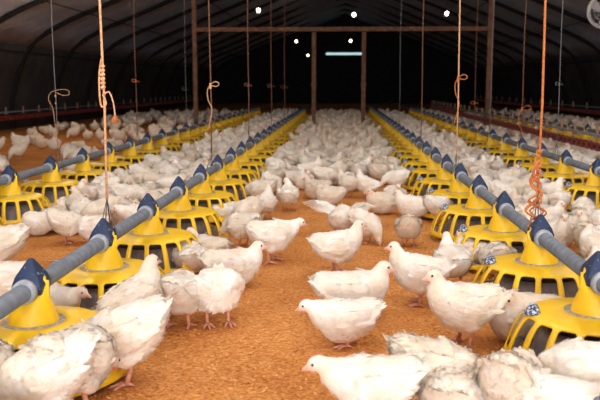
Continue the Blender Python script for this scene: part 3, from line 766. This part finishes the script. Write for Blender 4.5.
# hand-placed birds: ground pixel, pose, heading (0 right, 90 away, 180 left, -90 to the camera), size, label
HERO = [
 (374, 428, 'walk', 183, 1.0, 'large white chicken in the bottom foreground facing left, pink beak raised', 0, 0),
 (428, 408, 'peck', 25, 1.0, 'ruffled white chicken at bottom centre, tail feathers pointing left', 0, 1),
 (455, 418, 'tuck', 75, 1.12, 'fluffy white chicken seen from behind beside the bottom foreground pair', 0, 1),
 (346, 344, 'crouch', 188, .96, 'plump white chicken walking left with lowered head, centre of the litter', 0, 0),
 (350, 318, 'rest', 4, 1.16, 'white chicken sitting facing right, close behind the plump walking one', 0, 0),
 (464, 347, 'stand', 196, 1.06, 'tall white chicken standing facing left, before the right feeders', 0, 0),
 (520, 341, 'tuck', 172, 1.12, 'white chicken crouched with head hidden between the two nearest right feeders', 0, 0),
 (420, 303, 'stand', 172, 1.0, 'white chicken facing left, behind the tall left-facing one', 0, 0),
 (452, 287, 'stand', 100, .92, 'white chicken seen from behind, head up against the third right feeder', 0, 0),
 (408, 245, 'peck', 88, .95, 'white chicken seen from behind with spread legs, alone on right litter', 0, 0),
 (336, 271, 'stand', 12, 1.0, 'white chicken standing facing right in the middle of the litter', 0, 0),
 (341, 236, 'flap', 72, 1.0, 'white chicken spreading its wings in the centre', 0, 0),
 (366, 241, 'peck', -50, .95, 'white chicken bending down just right of the wing-spreading one', 0, 0),
 (271, 259, 'walk', 22, 1.06, 'white chicken striding right with neck stretched, left of the centre', 0, 0),
 (243, 246, 'feed', 150, 1.05, 'fluffy white chicken behind the striding one, head turned away', 0, 1),
 (232, 284, 'rest', 8, 1.08, 'white chicken sitting facing right with alert head, left of centre', 0, 0),
 (208, 264, 'rest', 150, 1.0, 'white chicken resting behind the sitting alert one, beside a left feeder', 0, 1),
 (190, 272, 'tuck', 100, .95, 'white chicken huddled between the left feeder and the resting pair', 0, 0),
 (218, 322, 'preen', -70, 1.05, 'white chicken preening itself on the open litter, left of centre', 0, 0),
 (173, 322, 'feed', 82, 1.02, 'white chicken seen squarely from behind beside the preening one', 0, 0),
 (120, 318, 'upright', 55, 1.08, 'white chicken standing against the second left feeder, looking right', 1, 0),
 (128, 380, 'peck', 196, 1.12, 'large white chicken at lower left pecking, tail raised to the right', 0, 0),
 (84, 388, 'feed', 70, 1.12, 'white chicken huddled against the front of the left feeder', 0, 1),
 (24, 392, 'feed', 100, 1.1, 'white chicken at the left picture edge before the left feeder', 0, 1),
 (52, 425, 'peck', 200, 1.05, 'white chicken in the bottom left corner, ragged tail to the right', 0, 1),
 (66, 243, 'peck', 20, 1.0, 'white chicken pecking on the open litter between the left rows', 0, 0),
 (93, 246, 'feed', 170, .95, 'pinkish white chicken facing the pecking one between the left rows', 0, 1),
 (2, 272, 'feed', 190, 1.1, 'white chicken at the left edge, tail pointing right', 0, 0),
 (6, 300, 'rest', 185, 1.05, 'white chicken lying at the left edge behind the grey pipe', 0, 1),
 (512, 432, 'peck', 62, 1.05, 'ragged white chicken in front of the nearest right feeder', 0, 1),
 (556, 446, 'rest', 150, 1.2, 'large blurred white chicken in the bottom right corner', 0, 0),
 (592, 420, 'feed', 150, 1.05, 'white chicken with its head at the nearest right feeder, bottom right', 0, 0),
 (497, 284, 'feed', 88, .92, 'white chicken feeding, seen from behind at the third right feeder', 0, 0),
 (472, 268, 'rest', 120, .9, 'white chicken crouched by the front of the fourth right feeder', 0, 0),
 (288, 210, 'look', 88, 1.0, 'fluffy white chicken seen from behind, just beyond the striding one', 0, 0),
 (262, 205, 'feed', 160, 1.08, 'white chicken leaning to the left feeders, left of the fluffy one', 0, 0),
 (318, 194, 'rest', 175, 1.0, 'white chicken resting with raised head behind the wing-spreading one', 0, 0),
 (330, 206, 'tuck', 160, 1.1, 'broad white chicken crouched directly behind the wing-spreading one', 0, 0),
 (349, 196, 'stand', 140, 1.0, 'white chicken with head up just left of the small litter gap', 0, 0),
 (367, 197, 'upright', 170, .95, 'white chicken standing upright at right of centre, head high', 0, 0),
 (383, 214, 'rest', 200, 1.1, 'white chicken resting right of the wing-spreading one', 0, 1),
 (414, 219, 'rest', 160, 1.15, 'plump white chicken settled on the litter near the fifth right feeder', 0, 0),
 (437, 222, 'feed', 30, .95, 'white chicken reaching into the fifth right feeder', 0, 0),
 (396, 192, 'feed', 200, 1.0, 'white chicken bending among the crowd at right of the gap', 0, 1),
 (338, 181, 'upright', -80, 1.0, 'upright white chicken facing the camera beyond the small litter gap', 0, 0),
 (302, 168, 'look', -95, 1.0, 'white chicken at the far edge of the small litter gap', 0, 0),
 (322, 166, 'peck', 100, 1.0, 'white chicken pecking at the far edge of the small litter gap', 0, 0),
 (270, 180, 'rest', 20, 1.0, 'white chicken lying left of the small litter gap', 0, 1),
 (373, 175, 'walk', 10, 1.0, 'white chicken walking right, beyond the upright one', 0, 0),
 (356, 168, 'rest', 190, 1.0, 'white chicken resting in the front line of the dense flock', 0, 0),
 (225, 222, 'tuck', 30, 1.0, 'white chicken huddled between two left feeders, head hidden', 0, 0),
]
FIX = {(120, 318): (-.80, 2.98), (173, 322): (-.66, 3.16), (84, 388): (-.79, 2.25), (24, 392): (-1.06, 2.17)}
for px, py, pose, deg, sc, lb, mir, var in HERO:
    x, y = FIX.get((px, py)) or at(px, py, 0)
    if py < 250: sc *= .88
    place(x, y, pose, deg, sc, lb, None, True, bool(mir), var)
place(-1.15, 3.0, 'walk', -12, .95, 'white chicken poking its head out under the grey pipe at left')

# crowds filling the aisles
def zone(x, y):
    if -.72 < x < .60: return 'central aisle' if y > 7.9 else None
    if -2.08 < x < -1.32: return 'left feeding lane' if y > 5.15 else None
    if 1.20 < x < 1.74: return 'right feeding lane' if y > 3.1 else None
    if 2.32 < x < 2.82: return 'trough lane' if y > 5.9 else None
    if 2.95 < x < 3.44: return 'ground behind trough' if y > 10.0 else None
    if 4.05 < x < 5.8: return 'far right floor' if y > 13 else None
    if -6.3 < x < -2.68: return 'open left floor'
    return None
def dens(z, x, y):
    if z == 'open left floor' and y > 11: return .008 if x < -4.2 and y < 21 else .03 if y < 15 else .10
    if z == 'open left floor': return .004 if y < 7 else .006 if y < 11 else .012 if y < 15 else .10
    if z == 'far right floor': return .5
    return 1
cand = []
rr = random.Random(5)
MIN = .188
grid = {}
def near_ok(x, y, d):
    i, j = int(x // .25), int(y // .25)
    for a in (-1, 0, 1):
        for b in (-1, 0, 1):
            for p in grid.get((i + a, j + b), ()):
                if (p[0] - x) ** 2 + (p[1] - y) ** 2 < d * d: return False
    return True
for p in placed: grid.setdefault((int(p[0] // .25), int(p[1] // .25)), []).append(p)
for _ in range(90000):
    y = 3.0 + 23.5 * rr.random(); x = rr.uniform(-6.3, 5.8)
    z = zone(x, y)
    if not z or rr.random() > dens(z, x, y): continue
    pr = proj(x, y, .12)
    if not pr or not (-8 < pr[0] < 608 and pr[1] < 410): continue
    if not near_ok(x, y, MIN if z != 'open left floor' else .35): continue
    grid.setdefault((int(x // .25), int(y // .25)), []).append((x, y)); cand.append((y, x, z))
# loose birds at the rims of the middle aisle, close to the pans
for x, y in ((-.56, 5.9), (-.50, 6.5), (-.62, 7.2), (-.22, 7.0), (.45, 6.6), (.50, 7.3), (.25, 6.9), (-.35, 7.6), (.1, 7.5), (.33, 6.2), (-.63, 5.35), (.46, 5.9), (-.15, 7.7), (.3, 7.8)):
    if near_ok(x, y, .17): grid.setdefault((int(x // .25), int(y // .25)), []).append((x, y)); cand.append((y, x, 'central aisle'))
cand.sort()
WORD = {'stand': 'standing', 'rest': 'resting', 'peck': 'pecking', 'tuck': 'huddled', 'look': 'looking round', 'feed': 'leaning forward', 'upright': 'upright', 'walk': 'walking', 'preen': 'preening'}
def facing(d):
    d %= 360
    return 'facing right' if d < 45 or d >= 315 else 'facing away' if d < 135 else 'facing left' if d < 225 else 'facing the camera'
LEFT = 300 - len(placed)
flocks = {}
for k, (y, x, z) in enumerate(cand):
    pose = rr.choices(['stand', 'rest', 'peck', 'tuck', 'look', 'feed', 'upright', 'walk', 'preen'], [2, 7, 4, 7, 2, 5, 1, 1, 2])[0]
    deg = rr.uniform(0, 360) if rr.random() < .45 else rr.choice((90, -90)) + rr.uniform(-50, 50)
    row_ = {'central aisle': 'inner left', 'left feeding lane': 'outer left', 'right feeding lane': 'inner right', 'trough lane': 'outer right', 'ground behind trough': 'outer right'}.get(z)
    if k < LEFT:
        if row_:
            X, ys = ROWS[row_]; n = min(range(len(ys)), key=lambda i: abs(ys[i] - y))
            lb = 'white chicken %s, %s, %s, by the %s %s feeder' % (WORD[pose], facing(deg), z, ORD[n] if n < 20 else 'last', row_)
        else:
            lb = 'white chicken %s, %s, on the %s%s' % (WORD[pose], facing(deg), z, ' in the foreground half' if y < 11 else ' far back')
        place(x, y, pose, deg, rr.uniform(.80, .96), lb, 'white chickens crowding the ' + z, near=y < 6.0, mirror=rr.random() < .5)
    else:
        me = CC[pose if pose in CC else rr.choice(list(CC))]; flock = flocks.setdefault(z, bmesh.new()); n0 = len(flock.verts); flock.from_mesh(me); flock.verts.ensure_lookup_table()
        mt = Matrix.Translation((x, y, 0)) @ Matrix.Rotation(R(deg), 4, 'Z') @ Matrix.Scale(rr.uniform(.84, 1.0), 4)
        for v in flock.verts[n0:]: v.co = mt @ v.co
print('CHICKENS', len(placed), 'cand', len(cand), 'last y', cand[min(LEFT, len(cand) - 1)][0])
for z, flock in flocks.items():
    o = finish('distant_chickens', flock, [M['feather'], M['leg'], M['beak'], M['eye']])
    tag(o, 'dim white flock far down the house, on the %s' % z, 'chickens', kind='stuff')

# ------------------------------------------------------------------ light
def area(name, loc, rot, sx, sy, e, c):
    l = bpy.data.lights.new(name, 'AREA'); l.shape = 'RECTANGLE'; l.size = sx; l.size_y = sy; l.energy = e; l.color = c
    o = bpy.data.objects.new(name, l); COL.objects.link(o); o.location = loc; o.rotation_euler = rot; return o
# daylight through the open end doorway behind the camera
area('doorway_daylight', (CX, Y0 + .05, 1.75), (R(90), 0, 0), 6.8, 3.0, 1400, (.95, .97, 1))
w = bpy.data.worlds.new('world'); S.world = w; w.use_nodes = True
w.node_tree.nodes['Background'].inputs[0].default_value = (.6, .7, .9, 1); w.node_tree.nodes['Background'].inputs[1].default_value = .3
